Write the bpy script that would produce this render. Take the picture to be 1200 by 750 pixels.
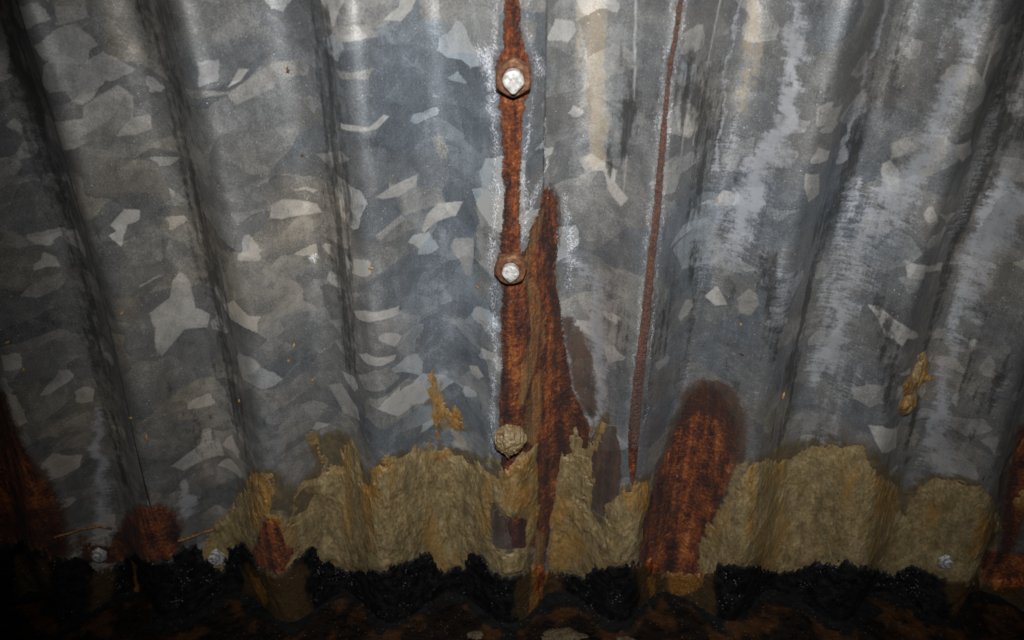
import bpy, bmesh, math, random
import numpy as np
from mathutils import Vector, Matrix

for o in list(bpy.data.objects):
    bpy.data.objects.remove(o)
scn = bpy.context.scene
col = scn.collection
random.seed(7)

# ------------------------------------------------------------------ camera
F_PX = 919.0
PITCH = math.radians(31.9)
CD, CH = 0.402, 0.508            # distance from wall, height above floor
cam_d = bpy.data.cameras.new("camera")
cam = bpy.data.objects.new("camera", cam_d)
col.objects.link(cam)
cam.location = (0, -CD, CH)
cam.rotation_euler = (math.pi / 2 - PITCH, 0, 0)
cam_d.sensor_width = 36
cam_d.lens = F_PX / 1200 * 36
cam_d.clip_start = 0.01
cam_d.clip_end = 20
cam_d.dof.use_dof = True
cam_d.dof.focus_distance = 0.47
cam_d.dof.aperture_fstop = 9
scn.camera = cam

# ------------------------------------------------------------------ world + flash
w = bpy.data.worlds.new("World")
scn.world = w
w.use_nodes = True
w.node_tree.nodes["Background"].inputs[0].default_value = (0.8, 0.9, 1.0, 1)
w.node_tree.nodes["Background"].inputs[1].default_value = 0.02

FLASH_POWER = 18
ld = bpy.data.lights.new("camera_flash", 'SPOT')
ld.energy = FLASH_POWER
ld.color = (1.0, 0.985, 0.97)
ld.shadow_soft_size = 0.008
ld.spot_size = math.radians(77)
ld.spot_blend = 1.0
fl = bpy.data.objects.new("camera_flash", ld)
col.objects.link(fl)
fl.location = (0.006, -CD - 0.01, CH + 0.100)
aim = Vector((0.03, 0.0, 0.272)) - fl.location
fl.rotation_euler = aim.to_track_quat('-Z', 'Y').to_euler()

scn.view_settings.view_transform = 'Standard'
scn.view_settings.look = 'None'
scn.view_settings.exposure = 0
scn.view_settings.gamma = 1

# ------------------------------------------------------------------ numpy noise
rng = np.random.RandomState(11)
TAB = rng.rand(256, 256).astype(np.float32)
TAB2 = rng.rand(256, 256).astype(np.float32)

def vn(x, y, seed=0):
    x = np.asarray(x, np.float32) + seed * 17.31
    y = np.asarray(y, np.float32) + seed * 9.73
    xi = np.floor(x).astype(np.int32); yi = np.floor(y).astype(np.int32)
    fx = x - xi; fy = y - yi
    fx = fx * fx * (3 - 2 * fx); fy = fy * fy * (3 - 2 * fy)
    a = TAB[xi & 255, yi & 255]; b = TAB[(xi + 1) & 255, yi & 255]
    c = TAB[xi & 255, (yi + 1) & 255]; d = TAB[(xi + 1) & 255, (yi + 1) & 255]
    return (a + (b - a) * fx) * (1 - fy) + (c + (d - c) * fx) * fy

def fbm(x, y, seed=0, oct=4, gain=0.5):
    s = 0; amp = 1; tot = 0
    for i in range(oct):
        s = s + amp * vn(x * 2.03 ** i, y * 2.03 ** i, seed + i * 3)
        tot += amp; amp *= gain
    return s / tot - 0.5            # about -.5 .. .5

def sst(a, b, x):
    t = np.clip((x - a) / (b - a), 0, 1)
    return t * t * (3 - 2 * t)

# ------------------------------------------------------------------ wall shape
AMP = 0.0142
RID = {  # crest lines of the corrugation at three heights
    0:   [-140, 30, 212, 410, 601, 800, 1000, 1178, 1345],
    275: [-40, 118, 276, 434, 598, 766, 928, 1088, 1240],
    550: [32, 172, 317, 448, 596, 738, 878, 1022, 1160]}

def ray_plane(px, py, yy):
    a = (np.asarray(px, float) - 600) / F_PX
    b = (375 - np.asarray(py, float)) / F_PX
    cp, sp = math.cos(PITCH), math.sin(PITCH)
    dx, dy, dz = a, cp + b * sp, -sp + b * cp
    t = (yy + CD) / dy
    return dx * t, CH + dz * t

_z = []; _u = []
for py in (550, 275, 0):
    uu, zz = ray_plane(RID[py], py, -AMP)
    _u.append(uu); _z.append(float(np.mean(zz)))
_u = np.array(_u); _z = np.array(_z)
ext = 13
def crests(z):
    """crest positions (n_crests, n_z) at heights z"""
    z = np.clip(z, _z[0] - 0.09, _z[2] + 0.02)
    c = []
    for k in range(_u.shape[1]):
        p = np.polyfit(_z, _u[:, k], 2)
        c.append(np.polyval(p, z))
    c = np.array(c)
    L = [c[0] - 0.076 * (i + 1) for i in range(ext)][::-1]
    R = [c[-1] + 0.076 * (i + 1) for i in range(ext)]
    return np.vstack([L, c, R])
NCR = _u.shape[1] + 2 * ext
K0 = ext          # index of first traced crest
_ZS = np.linspace(-0.05, 1.0, 400)
_CR = crests(_ZS)

def height(u, z):
    """depth of the corrugated surface (negative = towards the room)"""
    u = np.asarray(u, float); z = np.asarray(z, float)
    fi = np.clip((z - _ZS[0]) / (_ZS[1] - _ZS[0]), 0, len(_ZS) - 1.001)
    i0 = fi.astype(int); f = fi - i0
    ph = np.zeros_like(u)
    prev = _CR[0][i0] * (1 - f) + _CR[0][i0 + 1] * f
    for k in range(1, NCR):
        cur = _CR[k][i0] * (1 - f) + _CR[k][i0 + 1] * f
        ph += np.clip((u - prev) / (cur - prev), 0, 1)
        prev = cur
    c = np.cos(2 * math.pi * ph)
    h = -AMP * (c + 0.06 * np.cos(4 * math.pi * ph))
    h = h + 0.0016 * fbm(u * 9, z * 5, 40, 3) + 0.0006 * fbm(u * 45, z * 16, 41, 3)
    return h

def P(px, py):
    """point of the wall surface seen at a place of the photograph -> (u, z)"""
    px = np.asarray(px, float); py = np.asarray(py, float)
    lo = np.full(px.shape, -0.02); hi = np.full(px.shape, 0.02)
    found = np.zeros(px.shape, bool)
    last = lo.copy()
    for s in np.linspace(-0.02, 0.02, 33)[1:]:
        u, z = ray_plane(px, py, s)
        ins = (s >= height(u, z)) & ~found
        lo[ins] = last[ins]; hi[ins] = s
        found |= ins
        last = np.where(found, last, s)
    for _ in range(9):
        m = (lo + hi) / 2
        u, z = ray_plane(px, py, m)
        b = m >= height(u, z)
        hi = np.where(b, m, hi); lo = np.where(b, lo, m)
    return ray_plane(px, py, (lo + hi) / 2)

def trace(pts, step=14, closed=True):
    pts = [tuple(map(float, p)) for p in pts]
    out = []
    n = len(pts)
    for i in range(n if closed else n - 1):
        a = pts[i]; b = pts[(i + 1) % n]
        m = max(1, int(math.hypot(b[0] - a[0], b[1] - a[1]) / step))
        for k in range(m):
            out.append([a[j] + (b[j] - a[j]) * k / m for j in range(len(a))])
    if not closed: out.append(list(pts[-1]))
    out = np.array(out)
    u, z = P(out[:, 0], out[:, 1])
    if out.shape[1] > 2: return np.stack([u, z] + [out[:, j] for j in range(2, out.shape[1])], 1)
    return np.stack([u, z], 1)

def sd_poly(U, Z, pts, pad=0.02, step=14):
    """signed distance (+ inside) in metres to a traced outline; -1 far away"""
    q = trace(pts, step)
    out = np.full(U.shape, -1.0, np.float32)
    m = (U > q[:, 0].min() - pad) & (U < q[:, 0].max() + pad) & (Z > q[:, 1].min() - pad) & (Z < q[:, 1].max() + pad)
    if not m.any(): return out
    x = U[m].astype(np.float32); y = Z[m].astype(np.float32)
    d = np.full(x.shape, 9.0, np.float32); ins = np.zeros(x.shape, bool)
    for i in range(len(q)):
        ax, ay = q[i]; bx, by = q[(i + 1) % len(q)]
        ex, ey = bx - ax, by - ay
        L = ex * ex + ey * ey + 1e-12
        t = np.clip(((x - ax) * ex + (y - ay) * ey) / L, 0, 1)
        dd = (x - ax - t * ex) ** 2 + (y - ay - t * ey) ** 2
        d = np.minimum(d, dd)
        if abs(ey) > 1e-9:
            c = ((ay > y) != (by > y)) & (x < ex * (y - ay) / ey + ax)
            ins ^= c
    d = np.sqrt(d)
    out[m] = np.where(ins, d, -d)
    return out

PXM = 2000.0      # rough px per metre, for widths
def stroke(U, Z, pts, pad=0.03):
    """(x, y, half width px): returns 1 - distance/width, <=0 outside"""
    q = trace(pts, 20, closed=False)
    out = np.full(U.shape, -9.0, np.float32)
    m = (U > q[:, 0].min() - pad) & (U < q[:, 0].max() + pad) & (Z > q[:, 1].min() - pad) & (Z < q[:, 1].max() + pad)
    if not m.any(): return out
    x = U[m].astype(np.float32); y = Z[m].astype(np.float32)
    best = np.full(x.shape, -9.0, np.float32)
    for i in range(len(q) - 1):
        ax, ay, wa = q[i]; bx, by, wb = q[i + 1]
        ex, ey = bx - ax, by - ay
        L = ex * ex + ey * ey + 1e-12
        t = np.clip(((x - ax) * ex + (y - ay) * ey) / L, 0, 1)
        dd = np.sqrt((x - ax - t * ex) ** 2 + (y - ay - t * ey) ** 2)
        best = np.maximum(best, 1 - dd / ((wa + (wb - wa) * t) / PXM))
    out[m] = best
    return out

# ------------------------------------------------------------------ mesh helpers
def grid_mesh(name, X, Y, Z, mat, attrs=None, keep=None, flip=False):
    nr, nc = X.shape
    co = np.stack([X, Y, Z], -1).reshape(-1, 3).astype(np.float32)
    idx = np.arange(nr * nc).reshape(nr, nc)
    a = idx[:-1, :-1]; b = idx[:-1, 1:]; c = idx[1:, 1:]; d = idx[1:, :-1]
    q = np.stack([a, b, c, d], -1)
    if keep is not None:
        q = q[keep]
    q = q.reshape(-1, 4)
    if flip: q = q[:, ::-1]
    attrs = dict(attrs or {})
    if keep is not None:
        used = np.zeros(nr * nc, bool); used[q.ravel()] = True
        rm = np.cumsum(used) - 1
        q = rm[q]; co = co[used]
        attrs = {k: v.reshape(-1)[used] for k, v in attrs.items()}
    me = bpy.data.meshes.new(name)
    me.vertices.add(len(co)); me.vertices.foreach_set("co", co.ravel())
    nf = len(q)
    me.loops.add(nf * 4); me.loops.foreach_set("vertex_index", q.ravel().astype(np.int32))
    me.polygons.add(nf)
    me.polygons.foreach_set("loop_start", (np.arange(nf) * 4).astype(np.int32))
    me.polygons.foreach_set("loop_total", np.full(nf, 4, np.int32))
    me.update(calc_edges=True)
    me.polygons.foreach_set("use_smooth", np.ones(nf, bool))
    for k, v in attrs.items():
        at = me.attributes.new(k, 'FLOAT', 'POINT')
        at.data.foreach_set("value", v.reshape(-1).astype(np.float32))
    me.materials.append(mat)
    o = bpy.data.objects.new(name, me)
    col.objects.link(o)
    return o

def tag(o, label, cat, group=None):
    o["label"] = label; o["category"] = cat
    if group: o["group"] = group
    return o

def empty(name, loc, rot=(0, 0, 0)):
    o = bpy.data.objects.new(name, None)
    o.empty_display_size = 0.01
    col.objects.link(o); o.location = loc; o.rotation_euler = rot
    return o

def bm_obj(name, bm, mat, parent=None, smooth=True):
    me = bpy.data.meshes.new(name)
    bm.normal_update()
    bm.to_mesh(me); bm.free()
    for p in me.polygons: p.use_smooth = smooth
    me.materials.append(mat)
    o = bpy.data.objects.new(name, me); col.objects.link(o)
    if parent is not None: o.parent = parent
    return o

# ------------------------------------------------------------------ node helpers
class NT:
    def __init__(s, name):
        s.m = bpy.data.materials.new(name); s.m.use_nodes = True
        s.t = s.m.node_tree; s.n = s.t.nodes; s.l = s.t.links
        s.b = s.n["Principled BSDF"]
        s.tc = s.n.new("ShaderNodeTexCoord").outputs["Object"]
    def put(s, sock, v):
        if isinstance(v, bpy.types.NodeSocket): s.l.new(v, sock)
        else: sock.default_value = v
    def attr(s, name):
        a = s.n.new("ShaderNodeAttribute"); a.attribute_name = name; return a.outputs["Fac"]
    def math(s, op, a, b=0.0, clamp=False):
        n = s.n.new("ShaderNodeMath"); n.operation = op; n.use_clamp = clamp
        s.put(n.inputs[0], a); s.put(n.inputs[1], b); return n.outputs[0]
    def mapping(s, scale):
        m = s.n.new("ShaderNodeMapping"); s.l.new(s.tc, m.inputs[0]); m.inputs["Scale"].default_value = scale
        return m.outputs[0]
    def noise(s, scale, detail=4, rough=0.55, stretch=None, dist=0.0):
        n = s.n.new("ShaderNodeTexNoise")
        s.l.new(s.mapping(stretch) if stretch else s.tc, n.inputs["Vector"])
        n.inputs["Scale"].default_value = scale; n.inputs["Detail"].default_value = detail
        n.inputs["Roughness"].default_value = rough; n.inputs["Distortion"].default_value = dist
        return n.outputs["Fac"]
    def hn(s, scale, detail=4, rough=0.6, stretch=None, gain=3.2):
        # contrast-stretched noise, about 0..1
        return s.math('ADD', s.math('MULTIPLY', s.math('SUBTRACT', s.noise(scale, detail, rough, stretch), 0.5), gain), 0.5, True)
    def voro(s, scale, stretch=None, feature='F1'):
        n = s.n.new("ShaderNodeTexVoronoi"); n.feature = feature
        s.l.new(s.mapping(stretch) if stretch else s.tc, n.inputs["Vector"])
        n.inputs["Scale"].default_value = scale
        return n.outputs["Distance"]
    def rng(s, v, a, b, c=0.0, d=1.0, smooth=True):
        n = s.n.new("ShaderNodeMapRange"); n.interpolation_type = 'SMOOTHSTEP' if smooth else 'LINEAR'
        s.put(n.inputs["Value"], v)
        for k, x in zip(("From Min", "From Max", "To Min", "To Max"), (a, b, c, d)): s.put(n.inputs[k], x)
        return n.outputs[0]
    def mix(s, f, a, b, mode='MIX'):
        n = s.n.new("ShaderNodeMix"); n.data_type = 'RGBA'; n.blend_type = mode
        s.put(n.inputs[0], f)
        for i, v in ((6, a), (7, b)):
            if isinstance(v, tuple): v = (*v[:3], 1)
            s.put(n.inputs[i], v)
        return n.outputs[2]
    def ramp(s, v, stops):
        n = s.n.new("ShaderNodeValToRGB"); s.l.new(v, n.inputs[0])
        e = n.color_ramp.elements
        while len(e) < len(stops): e.new(0.5)
        for i, (p, c) in enumerate(stops):
            e[i].position = p; e[i].color = (*c, 1)
        return n.outputs[0]
    def bump(s, h, dist, strength=1.0):
        n = s.n.new("ShaderNodeBump"); n.inputs["Distance"].default_value = dist
        n.inputs["Strength"].default_value = strength; s.l.new(h, n.inputs["Height"])
        s.l.new(n.outputs[0], s.b.inputs["Normal"])
    def out(s, color=None, rough=None, metal=None, spec=None):
        for k, v in (("Base Color", color), ("Roughness", rough), ("Metallic", metal), ("Specular IOR Level", spec)):
            if v is not None:
                if isinstance(v, tuple): v = (*v[:3], 1)
                s.put(s.b.inputs[k], v)
        return s.m

def rust_colour(t):
    n1 = t.hn(430, 5, 0.74, None, 3.2); n2 = t.hn(75, 4, 0.6); n3 = t.hn(80, 4, 0.6, (2.0, 1, 0.18))
    v = t.math('ADD', t.math('MULTIPLY', n1, 0.38), t.math('ADD', t.math('MULTIPLY', n2, 0.24), t.math('MULTIPLY', n3, 0.38)))
    c = t.ramp(v, [(0.24, (0.014, 0.006, 0.005)), (0.40, (0.060, 0.016, 0.008)), (0.55, (0.155, 0.038, 0.010)), (0.70, (0.28, 0.078, 0.016)), (0.88, (0.44, 0.18, 0.055))])
    return c, n1

# ------------------------------------------------------------------ materials
def mat_galv():
    t = NT("galvanised_steel")
    tone, warm, rust, rdark, chalk, stain, grime_shade, scuff_shine, orange, streak = [t.attr(k) for k in
        ("tone", "warm", "rust", "rdark", "chalk", "stain", "grime_shade", "scuff_shine", "orange", "spark")]
    flake = t.attr("flake"); smear = t.attr("smear"); dull = t.attr("dull"); rdin = t.attr("rdin")
    nf = t.noise(900, 4, 0.65); nm = t.noise(130, 5, 0.6); nv = t.noise(130, 4, 0.65, (1, 1, 0.12))
    ns = t.noise(420, 3, 0.6, (1, 1, 0.06))
    nsp = t.hn(1500, 2, 0.6)
    v = t.math('ADD', tone, t.math('MULTIPLY', t.math('SUBTRACT', nf, 0.5), 0.55))
    v = t.math('ADD', v, t.math('MULTIPLY', t.math('SUBTRACT', nm, 0.5), 0.30))
    v = t.math('ADD', v, t.math('MULTIPLY', t.math('SUBTRACT', nv, 0.5), 0.26))
    c = t.ramp(v, [(0.0, (0.05, 0.05, 0.052)), (0.5, (0.22, 0.222, 0.22)), (1.0, (0.66, 0.65, 0.62))])
    c = t.mix(t.rng(warm, 0, 1), c, (1.10, 1.0, 0.86), 'MULTIPLY')
    c = t.mix(t.rng(warm, 0, -1), c, (0.87, 0.99, 1.13), 'MULTIPLY')
    c = t.mix(t.math('MULTIPLY', t.rng(nsp, 0.93, 1.0), 0.30), c, (0.75, 0.75, 0.75))
    c = t.mix(t.math('MULTIPLY', t.rng(t.voro(170), 0.075, 0.045), 0.55), c, (0.85, 0.85, 0.85))
    # dark weathering, plus shade of the corrugation flanks put into the colour
    hf = t.hn(700, 4, 0.7); hm = t.hn(230, 5, 0.65); hv = t.hn(190, 4, 0.65, (1, 1, 0.10)); hh = t.hn(150, 5, 0.72, (0.35, 1, 3.0))
    def over(mask, n, soft=0.22):
        """speckled coverage: part of the surface above a noise threshold set by the mask"""
        return t.rng(t.math('ADD', t.math('SUBTRACT', mask, 1.0), n), -soft, soft)
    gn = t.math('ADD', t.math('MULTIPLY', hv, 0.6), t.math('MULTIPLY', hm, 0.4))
    g = t.math('MULTIPLY', over(grime_shade, gn, 0.3), t.rng(grime_shade, 0, 0.25))
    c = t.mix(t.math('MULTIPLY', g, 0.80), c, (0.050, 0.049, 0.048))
    # scuffed white zinc bloom, plus upright highlights put into the colour
    sn = t.math('ADD', t.math('MULTIPLY', hh, 0.42), t.math('ADD', t.math('MULTIPLY', hv, 0.26), t.math('MULTIPLY', hf, 0.32)))
    sf = t.math('MULTIPLY', over(scuff_shine, sn, 0.32), t.rng(scuff_shine, 0, 0.35))
    c = t.mix(t.math('MULTIPLY', sf, 0.74), c, (0.56, 0.58, 0.62))
    # yellow water stains
    yn = t.math('ADD', t.math('MULTIPLY', hv, 0.5), t.math('MULTIPLY', hf, 0.5))
    st = t.math('MULTIPLY', over(stain, yn, 0.4), t.rng(stain, 0, 0.4))
    c = t.mix(t.math('MULTIPLY', st, 0.50), c, (0.235, 0.165, 0.075))
    # chalk
    cn = t.hn(850, 3, 0.75, None, 3.6)
    cn = t.math('ADD', t.math('MULTIPLY', cn, 0.7), t.math('MULTIPLY', hm, 0.3))
    ch = t.math('MULTIPLY', over(chalk, cn, 0.3), t.rng(chalk, 0, 0.3))
    c = t.mix(t.rng(chalk, 0.0, 0.8, 0, 0.34), c, (0.50, 0.53, 0.60))
    c = t.mix(t.math('MULTIPLY', ch, 0.62), c, (0.66, 0.68, 0.74))
    # dark purple-brown halo then rust
    rc, rn = rust_colour(t)
    rd = t.math('MULTIPLY', t.rng(t.math('ADD', rdark, t.math('MULTIPLY', t.math('SUBTRACT', t.math('ADD', t.math('MULTIPLY', hm, 0.5), t.math('MULTIPLY', hf, 0.5)), 0.5), 0.6)), 0.02, 0.95), t.rng(rdark, 0.0, 0.3))
    c = t.mix(t.math('MULTIPLY', rd, 0.95), c, t.mix(t.math('ADD', t.math('MULTIPLY', hm, .5), t.math('MULTIPLY', hv, .5)), (0.006, 0.004, 0.003), (0.075, 0.038, 0.022)))
    rr = t.math('MULTIPLY', over(rust, t.math('ADD', t.math('MULTIPLY', hf, 0.6), t.math('MULTIPLY', hm, 0.4)), 0.32), t.rng(rust, 0.02, 0.3))
    rc2 = t.mix(t.rng(t.math('ADD', rdin, t.math('MULTIPLY', t.math('SUBTRACT', hm, 0.5), 0.5)), 0.2, 0.9, 0, 0.82), rc, (0.030, 0.013, 0.010))
    rc3 = t.mix(t.math('MULTIPLY', orange, t.rng(hv, 0.1, 0.9, 0.15, 0.75)), rc2, t.mix(hf, (0.14, 0.075, 0.02), (0.36, 0.24, 0.09)))
    rc3 = t.mix(t.math('MULTIPLY', dull, 0.75), rc3, t.mix(hf, (0.045, 0.026, 0.022), (0.16, 0.095, 0.075)))
    c = t.mix(rr, c, rc3)
    sm = t.math('MULTIPLY', over(smear, t.math('ADD', t.math('MULTIPLY', hv, 0.5), t.math('MULTIPLY', hm, 0.5)), 0.4), t.rng(smear, 0, .3))
    c = t.mix(t.math('MULTIPLY', sm, 0.85), c, t.mix(hm, (0.10, 0.075, 0.035), (0.24, 0.18, 0.09)))
    c = t.mix(streak, c, (0.80, 0.80, 0.78))
    cover = t.math('MAXIMUM', t.math('MAXIMUM', rr, rd), t.math('MAXIMUM', ch, t.math('MULTIPLY', st, 0.6)), True)
    metal = t.math('MULTIPLY', t.math('SUBTRACT', 1.0, cover), 0.65)
    rough = t.rng(cover, 0, 1, 0.49, 0.9)
    rough = t.math('ADD', rough, t.math('MULTIPLY', t.math('SUBTRACT', nm, 0.5), 0.2))
    rough = t.math('ADD', rough, t.math('MULTIPLY', t.math('SUBTRACT', flake, 0.5), -0.35))
    hb = t.math('ADD', t.math('MULTIPLY', nf, 0.10), t.math('MULTIPLY', nm, 0.12))
    hb = t.math('ADD', hb, t.math('MULTIPLY', rr, t.math('ADD', t.math('MULTIPLY', rn, 1.3), 0.3)))
    hb = t.math('ADD', hb, t.math('MULTIPLY', ch, 0.35))
    t.bump(hb, 0.0009, 0.9)
    return t.out(c, rough, metal, 0.4)

def mat_mud():
    t = NT("dried_sealant")
    ochre = t.attr("ochre"); thin = t.attr("thin"); rust = t.attr("rust")
    n1 = t.noise(170, 5, 0.65, (1, 1, 0.42)); n2 = t.noise(560, 4, 0.7, (1, 1, 0.5)); n3 = t.noise(90, 4, 0.6, (1, 1, 0.3))
    v = t.math('ADD', t.math('MULTIPLY', n1, 0.55), t.math('MULTIPLY', n2, 0.45))
    c = t.ramp(v, [(0.32, (0.060, 0.042, 0.018)), (0.50, (0.195, 0.143, 0.066)), (0.68, (0.37, 0.29, 0.155))])
    n5 = t.hn(45, 4, 0.6); n6 = t.hn(90, 4, 0.6, (1, 1, 0.45))
    c = t.mix(t.math('MULTIPLY', n5, 0.35), c, (0.155, 0.125, 0.082))
    c = t.mix(t.rng(n6, 0.55, 1.0, 0, 0.55), c, (0.085, 0.070, 0.035))
    c = t.mix(t.math('MULTIPLY', t.math('SUBTRACT', 1.0, thin), 0.5), c, (0.15, 0.10, 0.045))
    n7 = t.hn(28, 4, 0.6, (1.6, 1, 0.45))
    c = t.mix(t.rng(n7, 0.62, 1.0, 0, 0.6), c, (0.24, 0.135, 0.035))
    oo = t.rng(t.math('ADD', ochre, t.math('MULTIPLY', t.math('SUBTRACT', n3, 0.5), 3.0)), 0.3, 1.5)
    oc = t.ramp(v, [(0.30, (0.09, 0.042, 0.010)), (0.5, (0.23, 0.118, 0.030)), (0.7, (0.38, 0.22, 0.075))])
    c = t.mix(oo, c, oc)
    rc, rn = rust_colour(t)
    c = t.mix(t.rng(t.math('ADD', rust, t.math('MULTIPLY', t.math('SUBTRACT', n2, 0.5), 0.8)), 0.35, 0.75), c, rc)
    h = t.math('ADD', t.math('MULTIPLY', n1, 0.8), t.math('MULTIPLY', n2, 0.35))
    t.bump(h, 0.0022, 0.85)
    return t.out(c, t.rng(n2, 0.35, 0.65, 0.22, 0.50), 0.0, 0.5)

def mat_tar():
    t = NT("black_tar")
    rust = t.attr("rust"); ochre = t.attr("ochre"); brown = t.attr("brown")
    n1 = t.noise(160, 5, 0.65); n2 = t.noise(800, 4, 0.7); nv = t.noise(190, 4, 0.6, (1, 1, 0.3))
    c = t.ramp(n1, [(0.35, (0.0025, 0.0025, 0.003)), (0.7, (0.008, 0.008, 0.009))])
    bf = t.rng(t.math('ADD', brown, t.math('MULTIPLY', t.math('SUBTRACT', nv, 0.5), 1.2)), 0.3, 0.9)
    c = t.mix(bf, c, t.mix(n2, (0.02, 0.013, 0.006), (0.07, 0.042, 0.018)))
    oc = t.ramp(n2, [(0.3, (0.03, 0.014, 0.004)), (0.5, (0.14, 0.062, 0.014)), (0.72, (0.32, 0.17, 0.045))])
    c = t.mix(t.rng(t.math('ADD', ochre, t.math('MULTIPLY', t.math('SUBTRACT', nv, 0.5), 1.4)), 0.35, 0.75), c, oc)
    rc, rn = rust_colour(t)
    c = t.mix(t.rng(t.math('ADD', rust, t.math('MULTIPLY', t.math('SUBTRACT', n1, 0.5), 1.0)), 0.35, 0.75), c, rc)
    # scattered pale specks in the tar
    vo = t.voro(430); gn = t.noise(60, 2)
    sp = t.math('MULTIPLY', t.rng(vo, 0.17, 0.08), t.rng(gn, 0.52, 0.60))
    c = t.mix(sp, c, (0.42, 0.41, 0.38))
    h = t.math('ADD', n1, t.math('MULTIPLY', n2, 0.45))
    t.bump(h, 0.0016, 1.0)
    return t.out(c, t.rng(n1, 0.35, 0.65, 0.30, 0.6), 0.0, 0.25)

def mat_ground():
    t = NT("shaded_dirt")  # near-black dirt: the flash's dark lower edge is put into the colour
    och = t.attr("ochre"); tr = t.attr("tar")
    n1 = t.noise(110, 5, 0.65); n2 = t.noise(600, 4, 0.7); n3 = t.noise(35, 4, 0.55)
    c = t.ramp(t.math('ADD', t.math('MULTIPLY', n1, .6), t.math('MULTIPLY', n2, .4)),
               [(0.35, (0.002, 0.0012, 0.001)), (0.55, (0.005, 0.003, 0.0018)), (0.75, (0.018, 0.009, 0.004))])
    c = t.mix(t.rng(t.math('ADD', n3, t.math('MULTIPLY', och, 0.3)), 0.50, 0.66), c, t.mix(n2, (0.006, 0.003, 0.0015), (0.060, 0.024, 0.007)))
    c = t.mix(t.rng(tr, 0.3, 0.7), c, (0.004, 0.004, 0.004))
    c = t.mix(t.math('MULTIPLY', t.rng(t.voro(300), 0.14, 0.07), 0.5), c, (0.20, 0.15, 0.09))
    t.bump(t.math('ADD', n1, t.math('MULTIPLY', n2, 0.4)), 0.0025, 1.0)
    return t.out(c, t.rng(n1, 0.35, 0.65, 0.45, 0.8), 0.0, 0.1)

def mat_nut():
    t = NT("rusty_nut")
    n1 = t.noise(500, 5, 0.65); n2 = t.noise(130, 3, 0.5)
    v = t.math('ADD', t.math('MULTIPLY', n1, .5), t.math('MULTIPLY', n2, .5))
    c = t.ramp(v, [(0.36, (0.050, 0.017, 0.008)), (0.52, (0.125, 0.050, 0.022)), (0.68, (0.25, 0.15, 0.075))])
    t.bump(n1, 0.0006, 0.8)
    return t.out(c, 0.68, 0.1, 0.4)

def mat_white():
    t = NT("white_paint")
    n1 = t.noise(420, 5, 0.65); n2 = t.noise(170, 3)
    c = t.ramp(n1, [(0.32, (0.25, 0.23, 0.20)), (0.46, (0.32, 0.31, 0.29)), (0.6, (0.50, 0.50, 0.49))])
    t.bump(t.math('ADD', n2, n1), 0.0006, 0.9)
    return t.out(c, 0.5, 0.0, 0.5)

def mat_simple(name, stops, rough=0.7, scale=400, metal=0.0):
    t = NT(name)
    n1 = t.noise(scale, 5, 0.65)
    c = t.ramp(n1, stops)
    t.bump(n1, 0.0008, 0.9)
    return t.out(c, rough, metal, 0.4)

M_galv = mat_galv(); M_mud = mat_mud(); M_tar = mat_tar(); M_ground = mat_ground()
M_nut = mat_nut(); M_white = mat_white()
M_wire = mat_simple("rusty_wire", [(0.35, (0.05, 0.02, 0.008)), (0.6, (0.26, 0.12, 0.035))])
M_zinc = mat_simple("dull_zinc", [(0.35, (0.10, 0.10, 0.10)), (0.6, (0.42, 0.42, 0.40))], 0.55, 500, 0.2)
M_straw = mat_simple("straw", [(0.35, (0.16, 0.08, 0.02)), (0.6, (0.36, 0.22, 0.07))])

# ------------------------------------------------------------------ traced marks
RUST = [  # (outline, edge wobble mm, softness mm)
    ([(594,-90),(607,-90),(609,-12),(610,30),(613,52),(622,78),(622,104),(615,118),(611,165),(610,200),(609,250),(610,296),(616,292),(622,268),(631,246),(640,218),(646,222),(652,240),(654,270),(653,300),(650,322),(655,350),(659,384),(664,420),(669,450),(681,480),(692,500),(690,520),(684,545),(664,560),(650,600),(640,650),(636,700),(622,700),(628,640),(600,640),(588,560),(586,500),(587,400),(588,340),(584,300),(589,260),(590,200),(589,150),(586,112),(582,104),(582,78),(590,55),(592,30),(593,-12)], 0.9, 0.6),
    ([(809,-90),(814,-90),(803,-12),(786,90),(774,250),(768,300),(762,370),(754,450),(750,500),(746,548),(741,572),(736,545),(737,500),(743,440),(754,350),(761,290),(768,220),(780,100),(797,-12)], 0.25, 0.3),
    ([(828,452),(843,458),(856,478),(865,503),(865,535),(857,560),(843,590),(832,622),(822,650),(800,680),(745,670),(750,630),(752,600),(770,560),(786,520),(798,484),(812,460)], 1.8, 2.4),
    ([(-30,470),(4,462),(12,490),(22,515),(38,545),(60,572),(71,600),(76,625),(76,680),(-30,680)], 1.2, 1.6),
    ([(96,660),(95,628),(108,640),(128,640),(138,625),(150,605),(166,592),(188,590),(206,597),(212,620),(210,645),(190,660)], 1.2, 1.2),
    ([(284,672),(290,642),(300,634),(305,616),(314,600),(328,602),(338,620),(348,645),(345,672)], 1.2, 1.0),
    ([(748,640),(830,632),(838,660),(820,720),(765,720)], 2.0, 1.0),
    ([(1128,662),(1160,645),(1185,650),(1230,640),(1230,720),(1135,720)], 1.5, 1.4),
    ([(1184,545),(1196,500),(1215,500),(1200,600),(1186,650),(1172,652),(1176,600)], 0.8, 1.4),
]
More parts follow.
